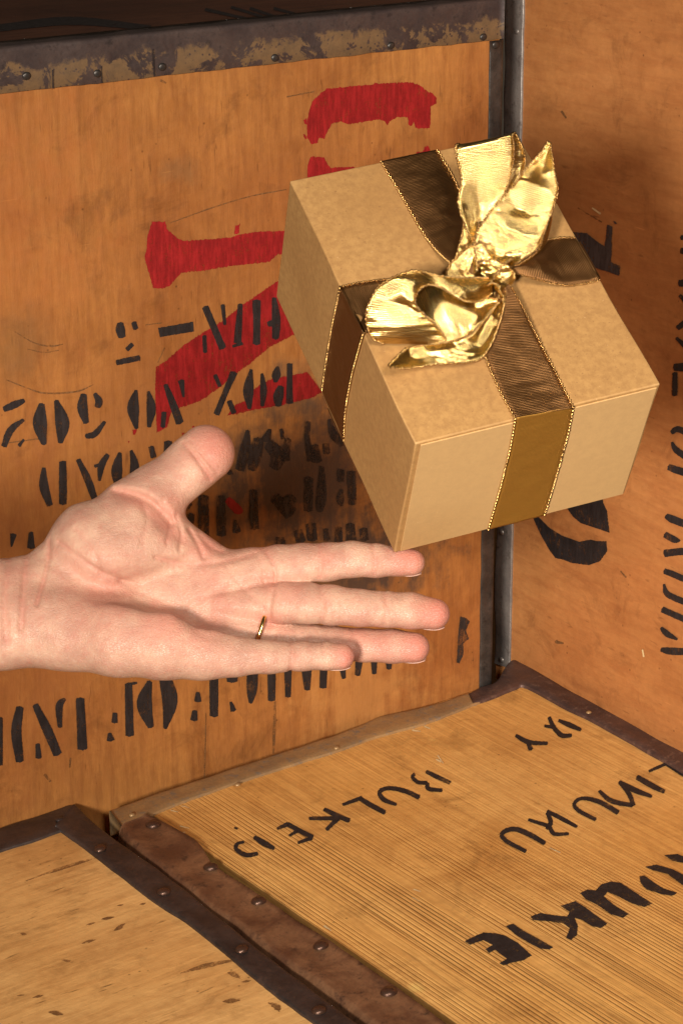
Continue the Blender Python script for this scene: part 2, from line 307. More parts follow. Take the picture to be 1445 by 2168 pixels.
blk = PG(*T2, [(150,855),(400,810),(405,880),(165,920)]) + S(*T2, [(485,705,45),(610,1000,50)], [(610,690,28),(625,830,22)], [(480,910,30),(485,1030,28)], [(735,685,32),(722,860,48),(715,960,50)], [(680,985,20),(750,965,25)],
   [(850,660,58),(852,830,48),(850,970,50)], [(975,640,30),(990,800,60),(985,930,45)], [(930,830,35),(980,815,45)], [(1085,1110,38),(1085,1250,40),(1085,1390,50)], [(1000,1130,20),(990,1190,60),(985,1240,25)], [(1025,1270,40),(1005,1340,70),(1005,1410,40)],
   [(812,1150,20),(792,1300,72),(800,1430,25)], [(888,1180,20),(900,1300,48),(890,1410,25)], [(690,1170,50),(630,1310,40),(565,1470,42)], [(555,1190,30),(590,1270,25)], [(655,1375,35),(690,1460,35)]) \
 + S(*T1, [(1205,600,30),(1260,740,52),(1310,880,55)], [(1320,570,45),(1338,690,15)], [(1195,800,35),(1187,910,32)], [(992,640,20),(970,770,82),(995,920,25)], [(1080,650,20),(1102,770,65),(1085,910,25)],
   [(612,670,40),(602,770,72),(630,880,38)], [(690,665,25),(722,720,52),(710,765,40)], [(625,975,30),(690,960,45),(765,870,22)], [(305,740,40),(292,880,98),(322,1035,35)], [(410,715,30),(455,880,98),(440,1025,32)],
   [(30,780,40),(110,745,52),(178,715,28)], [(175,855,22),(80,930,50),(30,1050,38)], [(175,1000,15),(140,1045,25)], [(878,150,40),(878,200,66),(890,255,50)], [(975,145,35),(990,195,36)], [(965,305,28),(925,345,32)], [(850,440,38),(1018,405,40)],
   [(320,1205,25),(322,1340,65),(365,1480,42)], [(458,1160,48),(460,1320,55),(460,1470,52)], [(570,1145,32),(640,1290,52),(690,1430,45)], [(785,1110,32),(740,1190,48),(725,1300,22)], [(690,1195,22),(740,1180,25)], [(875,1095,25),(852,1220,76),(860,1330,50)],
   [(955,1080,20),(980,1180,60),(975,1290,60)], [(1100,1050,38),(1120,1130,42)], [(1225,1015,55),(1220,1150,58)], [(100,1690,46),(85,1780,12)], [(228,1675,30),(228,1790,55)]) \
 + S(*T5, [(3,320,18),(3,520,18)], [(85,275,30),(70,380,42),(85,505,32)], [(150,265,25),(200,370,38),(245,475,35)], [(275,240,15),(252,270,30),(255,360,18)], [(160,430,18),(165,490,26)], [(340,238,34),(350,452,40)], [(488,300,20),(486,340,25)], [(465,385,14),(470,415,34)],
   [(545,175,30),(550,395,34)], [(545,178,12),(580,172,10)], [(635,165,20),(612,260,62),(640,360,25)], [(700,150,50),(720,250,62),(700,365,15)], [(838,212,16),(838,250,30)], [(825,290,20),(822,330,30)], [(905,100,35),(905,310,32)]) \
 + S(*T6, [(165,60,40),(165,330,38)], [(250,100,60),(252,165,48)], [(245,262,12),(258,305,28)], [(350,60,50),(346,200,48),(340,268,16)], [(440,60,40),(440,255,34)], [(518,60,38),(518,238,26)], [(605,50,60),(610,205,26)], [(690,50,36),(685,195,32)], [(775,80,35),(785,150,18)], [(860,40,38),(850,135,24)], [(928,30,36),(930,128,20)], [(1000,40,36),(1000,105,22)])
decal('black_stencil_mark', blk, PB, M_black, rear, .0005, .00022, (0,0,1))
sm = S(*T4, [(475,150,22),(460,260,62),(425,390,52)], [(610,140,20),(585,210,62)], [(680,140,25),(690,200,22)], [(840,95,42),(840,210,34),(870,330,64)], [(975,80,25),(1000,170,52),(1060,230,55)], [(930,370,28),(925,560,62),(915,645,32)], [(850,440,52),(845,640,52)],
   [(1045,390,42),(1045,460,44)], [(1050,510,20),(1040,570,46),(1050,610,22)], [(1110,400,52),(1115,600,48)], [(205,550,62),(205,800,66)], [(310,550,52),(315,790,56)], [(400,700,18),(410,770,52)], [(510,515,48),(515,750,56)], [(110,595,52),(100,640,20)], [(125,660,50),(125,720,40)],
   [(640,560,62),(740,660,84)], [(950,750,30),(960,820,42)], [(1030,740,40),(1030,830,50)], [(650,830,60),(700,825,40)], [(780,760,50),(800,830,60)], [(1180,750,50),(1190,820,50)], [(370,395,50),(350,410,30)], [(540,200,60),(520,300,80),(500,390,50)], [(600,230,60),(660,300,90),(640,380,60)], [(720,200,40),(700,330,60)], [(880,240,50),(900,340,60)], [(950,230,40),(960,290,40)], [(860,720,60),(870,820,60)], [(1100,720,50),(1110,830,60)], [(760,560,50),(700,600,70)])
sm += PG(960,1050,2.979, [(40,760),(75,770),(100,790),(75,850),(95,900),(60,930),(60,1000),(35,1055),(18,1050),(25,900)])
decal('smudged_stencil_mark', sm, PB, M_blur, rear, .00065, .0004, (0,0,1), label='smudged black stencil letters')
PTt = ((0,0,ZT-.0035), (0,0,1))
decal('lid_stencil_mark', S(0,0,2.0014, [(0,118,30),(300,88,34),(640,118,20)], [(870,40,14),(1050,80,10)], [(980,30,12),(1110,70,10)], [(1060,35,12),(1180,75,9)], [(1160,35,12),(1275,65,8)]), PTt, M_black, rear, .0004, .0003)
M_scr = paint_mat('dark scratch in the wood', (.22,.10,.035), .04, .9); M_chip = paint_mat('pale splintered wood', (.80,.58,.30), -.05, .3)
decal('scratch', S(*T1, [(110,215,7),(250,295,8),(370,320,12),(460,305,6)], [(50,565,7),(200,625,8),(330,662,12),(560,650,12),(680,600,5)], [(20,1030,6),(150,1012,8),(280,995,10)], [(200,340,5),(320,365,7),(430,350,5)], [(1060,165,6),(1180,150,8)], [(1200,330,6),(1150,440,6)])
   + S(0,0,2.0014, [(720,945,4),(900,880,5),(1060,832,5),(1212,803,4)], [(1215,410,5),(1330,388,5)], [(680,340,10),(705,352,6)])
   + S(*T5, [(873,300,4),(870,440,5),(866,580,5)], [(1165,250,8),(1162,360,12),(1158,470,8)], [(190,560,12),(215,590,10)], [(300,490,6),(296,530,8)]), PB, M_scr, rear, .0003, .0002)
# ================================================================== RIGHT CHEST (face on plane x = XC)
XC = 1.0685; ZR0 = CAM.z-.80; ZR1 = ZR0+.70
rt = thing('tea_chest', 'upright plywood tea chest at the right edge with grey metal corner post', 'tea chest', (XC, 1.403, ZR0), 0, 'tea chests stacked around the hand')
rl = rt.location
lbox('side_panel', (0, -.50, 0), (.008, -.001, ZR1-rl.z), M_right, rt)
lbox('back_panel', (.0085, -.009, 0), (.45, -.001, ZR1-rl.z-.001), M_plain, rt)
lbox('front_panel', (.0085, -.50, 0), (.45, -.492, ZR1-rl.z-.001), M_plain, rt)
lbox('side_panel', (.442, -.491, 0), (.45, -.0095, ZR1-rl.z-.001), M_plain, rt)
lbox('top_panel', (.009, -.491, ZR1-rl.z-.009), (.4415, -.0095, ZR1-rl.z-.001), M_plain, rt)
def ys(xa, ya, z0, z1, k=8): return [V((xa, ya, z0+(z1-z0)*i/k)) for i in range(k+1)]
strip('metal_edge', ys(XC, 1.3815, CAM.z-.783, ZR1), ys(XC, 1.4035, CAM.z-.786, ZR1), (-1,0,0), (1,0,0), M_post, rt, t=.002, droplen=.02, N=90, dent=.0022, wob=.0009, label='grey dented corner post strip')
PR = ((XC, 0, 0), (-1, 0, 0))
for q in ((1098,66),(1066,1125),(1066,1395)): rivet(px(q, PR)+V((-.0022,0,0)), (-1,0,0), M_post, rt, .0028)
T7 = (1285,450,4.3375); T8 = (1345,880,4.01); T9 = (960,1050,2.979); T12 = (1085,400,3.614)
rk = PG(*T9, [(600,0),(930,-60),(940,40),(965,100),(980,232),(900,205),(800,172),(750,130),(700,60)], [(500,60),(530,130),(600,200),(680,250),(790,290),(860,275),(900,285),(960,285),(965,350),(920,412),(850,437),(740,422),(690,402),(640,392),(600,340),(550,250),(480,100)])
rk += S(*T8, [(300,145,36),(350,115,50),(420,140,50)], [(305,225,20),(340,290,50),(440,360,52)], [(275,435,50),(340,460,60),(470,500,60)], [(255,850,40),(310,880,62),(480,945,55)], [(245,1010,52),(330,1055,52),(375,1060,15)], [(240,1170,60),(320,1160,58),(480,1145,60)],
   [(240,1320,45),(310,1345,50),(480,1420,50)], [(238,1430,15),(255,1500,45),(310,1540,50),(480,1610,50)], [(222,1645,50),(300,1680,50),(480,1760,50)], [(212,1800,25),(260,1850,50),(350,1900,20)], [(212,1985,35),(300,2000,60),(480,2005,50)])
rk += S(*T7, [(670,230,40),(740,230,40)], [(670,350,50),(760,360,60)], [(655,650,60),(760,640,60)], [(660,760,30),(760,850,60)], [(640,1060,40),(760,980,70)], [(630,1150,25),(760,1270,60)], [(610,1420,60),(760,1420,90)], [(618,1470,45),(615,1680,50)])
decal('black_stencil_mark', rk, PR, M_black, rt, .0005, .0003, (0,1,0))
decal('grey_stencil_mark', PG(*T12, [(350,330),(470,330),(560,338),(640,400),(700,440),(720,270),(760,290),(755,420),(750,560),(820,590),(810,665),(740,640),(620,600),(500,560),(380,500)], [(765,245),(780,248),(793,266),(780,268)]), PR, M_grey, rt, .0005, .0004, (0,1,0), label='faded slate grey stencil mark')
decal('pale_scratch', S(*T9, [(1188,970,8),(1196,1015,10)]) + S(722,0,1.9986, [(1060,880,5),(1095,905,8)]), PR, M_chip, rt, .0004, .0003)
decal('scratch', S(*T9, [(1050,475,8),(1085,515,8)], [(640,920,20),(690,930,10)]) + S(722,0,1.9986, [(930,470,10),(950,500,6)], [(1000,880,5),(1100,940,5)]), PR, M_scr, rt, .0003, .0003)
# ================================================================== LOW RIGHT CHEST (lid on plane z = ZL)
ZL = CAM.z-.7763
A0 = V((.6632,1.3299,ZL)); A1 = V((1.0418,1.352,ZL)); yaw2 = math.radians(4.0)
lo = thing('tea_chest', 'low tea chest at lower right with black hand lettering on ribbed wood', 'tea chest', (.6632,1.3299,0), yaw2, 'tea chests stacked around the hand')
PL = ((0,0,ZL), (0,0,1)); PLs = ((0,0,ZL+.0012), (0,0,1))
def lp(l): return [px(q, PL) for q in l]
lp_in = lo.matrix_basis.inverted()
WL, DL = .392, .55
lbox('top_panel', (.021, -DL, ZL-.010), (WL+.004, -.004, ZL), M_top, lo)
lbox('side_panel', (.021, -DL, 0), (.028, -.004, ZL-.0105), M_plain, lo)
lbox('side_panel', (WL-.003, -DL, 0), (WL+.004, -.004, ZL-.0105), M_plain, lo)
lbox('back_panel', (.0285, -.012, 0), (WL-.0035, -.004, ZL-.0105), M_plain, lo)
lbox('front_panel', (.0285, -DL, 0), (WL-.0035, -DL+.008, ZL-.0105), M_plain, lo)
X4 = lo.matrix_basis.to_3x3() @ V((1,0,0)); Y4 = lo.matrix_basis.to_3x3() @ V((0,1,0))
# back strip, yellowed; runs from its left corner to the post
bi = lp([(262,1757),(285,1745),(400,1697),(560,1642),(722,1591),(800,1563),(900,1535),(1000,1496),(1080,1462)])
bo = lp([(232,1718),(262,1708),(380,1667),(560,1608),(722,1555),(810,1518),(900,1500),(1000,1468),(1062,1444)])
strip('metal_edge', bi, bo, (0,0,1), (0,0,-1), M_pale, lo, t=.0022, N=110, dent=.0014, wob=.0007, label='yellowed back edge strip')
bi = lp([(1000,1494),(1040,1482),(1090,1461),(1112,1458),(1190,1500),(1257,1533),(1330,1574),(1407,1618),(1475,1659),(1600,1734)])
bo = lp([(990,1474),(1020,1458),(1050,1447),(1086,1401),(1150,1434),(1230,1476),(1310,1517),(1400,1564),(1475,1603),(1600,1669)])
strip('metal_edge', bi, bo, (0,0,1), (0,0,-1), M_rust, lo, t=.0030, N=110, dent=.0012, wob=.0009, label='purple brown edge strip along the right chest')
bi = lp([(310,1733),(345,1748),(400,1779),(425,1796),(450,1836),(470,1852),(560,1911),(640,1966),(722,2018),(832,2095),(932,2168),(1100,2290),(1300,2434)])
bo = lp([(257,1753),(270,1776),(310,1813),(357,1851),(407,1891),(462,1934),(500,1958),(535,1986),(612,2042),(674,2085),(734,2129),(772,2158),(932,2278),(1122,2422)])
strip('metal_edge', bi, bo, (0,0,1), (-.15,0,-1), M_brn, lo, t=.0030, ridge=.0016, N=130, dent=.0014, wob=.0007, droplen=.03, label='wide brown edge strip with dimpled rivets')
for q in ((325,1757),(447,1847),(548,1919),(679,2014),(822,2113),(990,2235)): rivet(px(q, PL)+V((0,0,.0037)), (0,0,1), M_riv, lo, .0054, .0030)
for q in ((280,1732),(503,1668),(712,1590),(1245,1515)): rivet(px(q, PL)+V((0,0,.0024)), (0,0,1), M_pale, lo, .0024, .0016)
T10 = (722,1420,1.9986); T11 = (400,1500,2.0643)
WF = 1.02
lk = S(*T9, [(390,1510,26),(450,1545,36),(500,1557,32),(590,1560,25)], [(470,1560,32),(485,1600,36)], [(660,1415,22),(730,1445,38),(800,1475,26)], [(600,1395,26),(630,1460,32),(680,1510,36),(740,1510,26)], [(570,1450,20),(640,1460,30)])
lk += S(*T10, [(1300,425,14),(1370,395,16)], [(1370,395,12),(1445,445,10)], [(1250,450,26),(1310,485,28),(1365,512,22)], [(1090,508,15),(1140,550,25),(1230,570,20)], [(1235,570,22),(1215,520,22),(1175,470,18)], [(1175,470,18),(1240,505,28),(1312,532,16)],
   [(1170,600,24),(1090,555,24),(1020,540,18),(985,560,18),(1000,590,20),(1075,630,20)], [(995,660,16),(930,625,22),(870,595,18)], [(870,600,18),(885,640,22),(870,670,20)], [(790,630,15),(870,655,20)], [(880,660,20),(900,690,20),(960,690,15)],
   [(860,730,22),(790,690,26),(730,670,24),(682,685,22),(690,715,22),(780,765,20)])
lk += PG(*T10, [(520,1145),(560,1125),(600,1108),(650,1110),(690,1120),(745,1150),(805,1205),(770,1225),(720,1235),(685,1248),(668,1238),(700,1218),(675,1200),(650,1180),(625,1195),(610,1178),(640,1160),(600,1140),(545,1160)],
   [(695,1080),(725,1070),(770,1100),(835,1135),(895,1170),(880,1180),(840,1175),(790,1150),(740,1120)],
   [(925,995),(990,975),(1030,1000),(1070,1030),(1125,1070),(1095,1090),(1060,1080),(1020,1055),(985,1045),(1000,1080),(995,1120),(970,1140),(950,1130),(965,1090),(940,1070),(880,1060),(810,1055),(800,1040),(840,1025),(900,1035),(955,1040),(965,1020)],
   [(1010,940),(1040,925),(1075,930),(1100,903),(1140,892),(1180,897),(1230,930),(1315,985),(1280,1000),(1230,985),(1170,955),(1125,935),(1110,955),(1150,990),(1215,1030),(1190,1045),(1140,1030),(1080,990),(1030,965)],
   [(1260,870),(1280,865),(1320,895),(1360,920),(1420,940),(1400,952),(1350,945),(1290,925),(1265,900)], [(1285,830),(1330,820),(1400,840),(1460,870),(1520,930),(1440,905),(1380,860),(1320,845)], [(1365,780),(1420,775),(1480,800),(1480,820),(1400,805)])
lk += S(*T11, [(1140,325,20),(1085,300,24),(1035,275,18)], [(985,285,15),(975,300,18),(1000,322,20),(1040,325,20)], [(1040,325,20),(1045,350,22),(1105,358,18)], [(1005,388,24),(940,360,24),(870,348,22),(832,365,22),(850,398,24),(905,420,16)], [(855,455,24),(790,420,26),(745,392,22)], [(755,390,22),(672,420,16)], [(700,490,24),(640,465,26),(590,440,20)], [(650,480,26),(600,530,18)], [(640,480,22),(525,480,18)],
   [(430,505,24),(485,535,24),(540,562,24)], [(432,505,24),(385,525,14)], [(482,530,20),(438,556,14)], [(538,565,22),(475,587,15)], [(285,562,20),(330,590,32),(372,612,18)], [(300,635,20),(250,640,24),(207,615,22),(210,592,18),(240,583,14)], [(198,520,10),(212,526,12)])
decal('brushed_stroke', lk, PL, M_black, lo, .0004, .00035, tuple(Y4))
TS = (150,1650,4.1286)
decal('splinter', S(*TS, [(875,272,14),(940,285,8)], [(955,408,12),(1035,428,6)], [(965,233,8),(1000,238,10),(1038,252,5)], [(950,465,5),(1000,462,6)]) + S(*T10, [(400,375,6),(420,385,10)], [(350,235,6),(375,245,8)], [(880,750,5),(925,770,6)], [(300,960,3),(330,975,3)]) + S(*T11, [(590,950,10),(620,970,6)], [(980,790,6),(1010,800,5)], [(1085,205,8),(1110,240,5)], [(975,95,10),(1010,100,6)]), PL, M_chip, lo, .0006, .0003)
# ================================================================== LOW LEFT CHEST
ll = thing('tea_chest', 'low tea chest at lower left with plain pale plywood lid and dark riveted edge strips', 'tea chest', (.6415,1.3516,0), math.radians(3.3), 'tea chests stacked around the hand')
ZL2 = ZL
W2 = .40
lbox('top_panel', (-W2, -.52, ZL2-.010), (-.006, -.003, ZL2), M_lowl, ll)
lbox('side_panel', (-.0135, -.52, 0), (-.0065, -.003, ZL2-.0105), M_plain, ll)
lbox('side_panel', (-W2, -.52, 0), (-W2+.007, -.003, ZL2-.0105), M_plain, ll)
lbox('back_panel', (-W2+.0075, -.011, 0), (-.014, -.003, ZL2-.0105), M_plain, ll)
lbox('front_panel', (-W2+.0075, -.52, 0), (-.014, -.512, ZL2-.0105), M_plain, ll)
bi = lp([(-260,1894),(-120,1849),(0,1806),(70,1784),(125,1764),(150,1757),(175,1752)])
bo = lp([(-260,1840),(-120,1797),(0,1757),(70,1733),(125,1715),(150,1708),(172,1716)])
strip('metal_edge', bi, bo, (0,0,1), (0,.2,-1), M_dark, ll, t=.0022, N=70, dent=.0011, wob=.0005, label='dark back edge strip')
bi = lp([(118,1755),(165,1788),(230,1838),(300,1892),(350,1928),(400,1960),(460,2008),(520,2059),(590,2115),(660,2168),(800,2275),(1000,2428)])
bo = lp([(160,1709),(212,1757),(262,1795),(340,1850),(400,1896),(460,1945),(520,1994),(590,2048),(665,2105),(748,2168),(890,2275),(1090,2428)])
strip('metal_edge', bi, bo, (0,0,1), (0,0,-1), M_dark, ll, t=.0034, N=130, dent=.0012, wob=.0006, label='dark riveted edge strip along the gap')
for q in ((213,1807),(347,1899),(512,2021),(675,2151)): rivet(px(q, PL)+V((0,0,.0036)), (0,0,1), M_riv, ll, .0048, .0026)
for q in ((128,1742),): rivet(px(q, PL)+V((0,0,.0026)), (0,0,1), M_dark, ll, .0036, .0016)
M_fleck = paint_mat('brown pitch fleck', (.26,.12,.04), .04, .95)
decal('wood_fleck', SF(0,1668,2.0014, [(488,602,14),(505,592,20),(525,578,12)], [(435,556,10),(478,549,14)], [(355,657,8),(398,645,14)], [(268,730,8),(312,738,12)], [(968,785,16),(990,790,26),(1012,804,14)], [(1030,822,8),(1058,818,10)], [(1145,915,22),(1175,930,30),(1180,945,12)], [(215,950,14),(262,960,22)], [(145,888,8),(178,880,12)], [(688,836,5),(712,831,7)], [(500,498,8),(520,496,8)], [(595,493,6),(615,490,8)],
   [(790,778,10),(880,752,24),(985,732,14)], [(150,380,6),(290,332,16),(405,298,12)], [(370,580,8),(400,572,10)], [(90,618,12),(112,622,8)], [(75,880,6),(100,878,6)], [(950,905,16),(1010,900,22)]), ((0,0,ZL2), (0,0,1)), M_fleck, ll, .0004, .0004, tuple(X4))
# ================================================================== hidden chests that carry the upright ones
for nm, a, b, lb in (('tea_chest', (.50,1.3700,0), (1.02,1.75,ZB-.001), 'plain support chest under the rear upright chest, mostly hidden'), ('tea_chest', (1.086,.93,0), (1.50,1.40,ZR0-.001), 'plain support chest under the right upright chest, mostly hidden')):
    c = thing(nm, lb, 'tea chest', (a[0], a[1], 0)); g = V(a)
    w_, d_, h_ = b[0]-a[0], b[1]-a[1], b[2]
    lbox('top_panel', (0,0,h_-.008), (w_,d_,h_), M_plain, c)
    lbox('front_panel', (0,0,0), (w_,.008,h_-.0085), M_plain, c); lbox('back_panel', (0,d_-.008,0), (w_,d_,h_-.0085), M_plain, c)
    lbox('side_panel', (0,.0085,0), (.008,d_-.0085,h_-.0085), M_plain, c); lbox('side_panel', (w_-.008,.0085,0), (w_,d_-.0085,h_-.0085), M_plain, c)
#@@BOX
# ================================================================== GIFT BOX
def carton_mat():
    t = NT('brown kraft board'); P = t.tc.outputs['Object']
    a = t.noise(P, 260, 5, .7); b = t.noise(P, 14, 3, .5); f1 = t.noise(t.map((900,500,1400), (.4,.2,.7)), 1, 2, .6); f2 = t.noise(t.map((1500,420,600), (.1,.9,.3), (5,5,5)), 1, 2, .6)
    col = t.mix(t.rng(b, .35, .65), (.41,.228,.080), (.36,.19,.064)); col = t.mix(t.rng(a, .38, .62, 0, .7), col, (.29,.15,.052))
    col = t.mix(t.rng(f1, .66, .73, 0, .6), col, (.20,.10,.04)); col = t.mix(t.rng(f2, .72, .77, 0, .6), col, (.70,.47,.25))
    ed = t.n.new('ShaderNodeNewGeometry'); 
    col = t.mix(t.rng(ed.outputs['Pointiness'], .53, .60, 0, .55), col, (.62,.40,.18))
    return t.fin(col, .62, 0, t.bump(t.math('ADD', a, t.math('MULTIPLY', f1, .5)), .22, .0004), spec=.3)
M_kraft = carton_mat()
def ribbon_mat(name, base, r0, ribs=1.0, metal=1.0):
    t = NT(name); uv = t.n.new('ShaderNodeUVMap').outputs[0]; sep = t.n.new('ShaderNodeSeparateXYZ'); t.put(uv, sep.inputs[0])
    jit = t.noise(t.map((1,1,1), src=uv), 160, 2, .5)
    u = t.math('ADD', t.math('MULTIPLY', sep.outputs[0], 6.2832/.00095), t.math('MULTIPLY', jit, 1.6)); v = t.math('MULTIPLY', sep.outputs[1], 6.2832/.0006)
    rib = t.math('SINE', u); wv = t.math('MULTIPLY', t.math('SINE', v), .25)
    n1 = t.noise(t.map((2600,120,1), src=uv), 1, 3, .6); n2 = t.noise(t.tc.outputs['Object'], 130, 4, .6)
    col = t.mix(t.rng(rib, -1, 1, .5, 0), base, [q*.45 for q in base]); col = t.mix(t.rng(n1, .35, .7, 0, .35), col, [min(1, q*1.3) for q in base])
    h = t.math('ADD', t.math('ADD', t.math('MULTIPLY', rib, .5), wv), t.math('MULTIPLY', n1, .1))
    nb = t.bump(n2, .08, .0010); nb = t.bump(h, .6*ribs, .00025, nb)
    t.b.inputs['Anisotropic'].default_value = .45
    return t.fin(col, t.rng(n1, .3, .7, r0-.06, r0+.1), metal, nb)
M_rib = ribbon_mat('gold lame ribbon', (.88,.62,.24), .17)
M_rib_dim = ribbon_mat('gold ribbon with dark reflection in colour', (.25,.12,.042), .35, 1.0, .9)  # same ribbon darkened in colour for dark reflections on its flat runs
M_rib_lit = ribbon_mat('gold ribbon with lit tone in colour', (.44,.215,.035), .40, 1.0, .55)  # same ribbon with the light on the front run put into its colour
M_cord = ribbon_mat('gold wired selvedge', (.52,.31,.11), .25, .3)
n_, s_ = None, 1.1
_v = lambda a: RIGHT*a[0] + DOWN*a[1] + FWD*a[2]
q0 = [2.07284193, 1.48525218, -.37949377]; th = V(q0).length; RB = Matrix.Rotation(th, 3, V(q0).normalized())
CB = Matrix((RIGHT, DOWN, FWD)).transposed()             # camera axes in the room
WB = CB @ RB; U = (WB @ V((1,0,0))).normalized(); Wd = (WB @ V((0,1,0))).normalized(); UP = (WB @ V((0,0,1))).normalized()
SB = 1.077
P2 = CAM + _v((.03251886*SB, -.0301259*SB, SB)); LN, WN, HN = .16647949*SB, .12073985*SB, .08454008*SB
gift = bpy.data.objects.new('gift_box', None); gift.empty_display_size = .05; sc.collection.objects.link(gift)
gift['label'] = 'brown kraft gift box with gold ribbon bow tumbling above the open hand'; gift['category'] = 'gift box'
bc = P2 - U*LN/2 + Wd*WN/2 - UP*HN
gift.matrix_basis = Matrix(((U.x, Wd.x, UP.x, bc.x), (U.y, Wd.y, UP.y, bc.y), (U.z, Wd.z, UP.z, bc.z), (0,0,0,1)))
def gl(v): return gift.matrix_basis @ V(v)
def carton():
    bm = bmesh.new(); NX, NY, NZ = 24, 18, 12; hx, hy = LN/2, WN/2
    bmesh.ops.create_cube(bm, size=1)
    for v in bm.verts: v.co = V((v.co.x*LN, v.co.y*WN, (v.co.z+.5)*HN))
    bmesh.ops.bevel(bm, geom=bm.edges[:], offset=.0011, segments=3, profile=.6, affect='EDGES')
    bmesh.ops.subdivide_edges(bm, edges=[e for e in bm.edges if e.calc_length() > .02], cuts=14, use_grid_fill=True)
    for v in bm.verts:                                   # the board bows a little and dents at the corners
        p = v.co; k = mnoise.noise(p*26)*.0007; d = V((p.x/hx, p.y/hy, (p.z-HN/2)/(HN/2)))
        if abs(d.z) > .97: v.co.z += k*(1 if d.z > 0 else -1)
        if d.x < -.985: v.co.x += k
        if abs(d.y) > .985: v.co.y += k
    me = bpy.data.meshes.new('carton'); bm.to_mesh(me); bm.free(); me.materials.append(M_kraft)
    me.polygons.foreach_set('use_smooth', [True]*len(me.polygons))
    o = bpy.data.objects.new('carton', me); sc.collection.objects.link(o); o.parent = gift
    md = o.modifiers.new('w', 'WEIGHTED_NORMAL'); md.keep_sharp = True
carton()
lbox('flap', (LN/2-.0003, -WN/2+.0030, .0012), (LN/2+.0006, WN/2-.0015, HN-.0016), M_kraft, gift, .0002, label='glued front flap')
def bow_pt(x, y, h, pl='T'):
    if pl == 'T': return on(x, y, P2 + UP*h*.001, UP)
    if pl == 'F': return on(x, y, P2 + U*h*.001, U)
    return on(x, y, P2 - Wd*h*.001, Wd)
def band(name, L, R, pl='T', N=70, Mx=12, bulge=(0,), crumple=.0, ripple=.0, m=None, cords=True, th=.00025, cord_r=.00050, seed=0, label=None):
    A = cr([bow_pt(*p, pl) for p in L], N); B = cr([bow_pt(*p, pl) for p in R], N); vs, uv = [], []; s = 0; mids = [(a+b)/2 for a, b in zip(A, B)]
    E1, E2 = [], []
    for k in range(N):
        if k: s += (mids[k]-mids[k-1]).length
        t = mids[min(k+1,N-1)] - mids[max(k-1,0)]; ac = B[k]-A[k]; nn = t.cross(ac); nn = nn.normalized() if nn.length > 1e-12 else UP
        f = k/(N-1)*(len(bulge)-1); i = min(int(f), max(len(bulge)-2, 0)); bl = bulge[i]*(1-(f-i)) + bulge[min(i+1, len(bulge)-1)]*(f-i)
        for j in range(Mx+1):
            q = j/Mx; p = A[k].lerp(B[k], q); d = bl*.001*math.sin(math.pi*q)
            sv = V((s*55, q*2.2, seed*7.3)); d += crumple*.001*(mnoise.noise(sv*1.6)+.5*mnoise.noise(sv*4.1))*(.35+.65*math.sin(math.pi*q)**.5)
            edge = abs(2*q-1)**4; d += ripple*.001*edge*math.sin(s*1100 + (2.1 if q > .5 else 0) + 2*mnoise.noise(V((s*90, seed, q))))
            p = p + nn*d; vs.append(p); uv.append((s, q*ac.length))
            if j == 0: E1.append(p)
            if j == Mx: E2.append(p)
    c = Mx+1; fs = [(k*c+j, k*c+j+1, (k+1)*c+j+1, (k+1)*c+j) for k in range(N-1) for j in range(Mx)]
    o = build(name, vs, fs, m or M_rib, gift, True, uv, label); md = o.modifiers.new('s', 'SOLIDIFY'); md.thickness = th; md.offset = 0
    if cords:
        for E in (E1, E2):
            T = cr(E, 520 if N > 60 else 360); vs, fs, uv = [], [], []; s = 0
            for k in range(len(T)):
                if k: s += (T[k]-T[k-1]).length
                t = (T[min(k+1,len(T)-1)]-T[max(k-1,0)]).normalized(); a = t.orthogonal().normalized(); a = (UP - t*UP.dot(t)).normalized(); b = t.cross(a)
                rr = cord_r*(1+.5*math.sin(s*6.2832/.0013))*(1+.2*mnoise.noise(V((s*700, seed, 0)))); off = b*cord_r*.5*math.sin(s*6.2832/.0026)
                for j in range(6): g = j*math.pi/3 + s*900; vs.append(T[k]+off+a*math.cos(g)*rr+b*math.sin(g)*rr); uv.append((s, j*.0001))
            fs = [(k*6+j, k*6+(j+1)%6, (k+1)*6+(j+1)%6, (k+1)*6+j) for k in range(len(T)-1) for j in range(6)]
            e = build('wired_edge', [wm(gift).inverted()@q for q in vs], fs, M_cord, None, True, uv); e.parent = o
    return o
# bands tied round the carton
band('ribbon_band', [(806,341,.7),(850,415,.8),(903,505,1.5),(952,557,5),(1000,582,8)], [(925,317,.7),(967,392,.8),(985,450,1.5),(995,515,5),(1030,560,9)], crumple=.8, bulge=(0,.3,1.5,3), m=M_rib_dim, seed=1)
band('ribbon_band', [(1055,590,9),(1040,650,5),(1024,735,2),(1052,815,.8),(1090,888,.6)], [(1074,594,10),(1107,654,5),(1141,723,2.2),(1172,782,1.2),(1198,834,.8),(1213,863,.6)], crumple=.7, bulge=(2,1,.3,0), m=M_rib_dim, seed=2)
band('ribbon_band', [(1090,885,.9),(1079,950,1.1),(1059,1030,1.1),(1033,1121,.9)], [(1213,861,.9),(1200,925,1.1),(1178,1005,1.1),(1152,1091,.9)], 'F', crumple=.35, m=M_rib_lit, seed=3, label='front run of gold ribbon')
band('ribbon_band', [(720,607,.6),(765,598,1.2),(815,592,3),(900,590,6),(1000,592,8)], [(769,706,.6),(830,692,.8),(900,670,2),(980,640,6),(1035,615,8)], crumple=.8, bulge=(0,.5,1.5), m=M_rib_dim, seed=4)
band('ribbon_band', [(720,606,.6),(701,700,.9),(687,785,.9),(681,828,.6)], [(769,705,.6),(744,795,.9),(731,870,.9),(727,934,.6)], 'L', crumple=.35, m=M_rib_dim, seed=5, label='left run of gold ribbon')
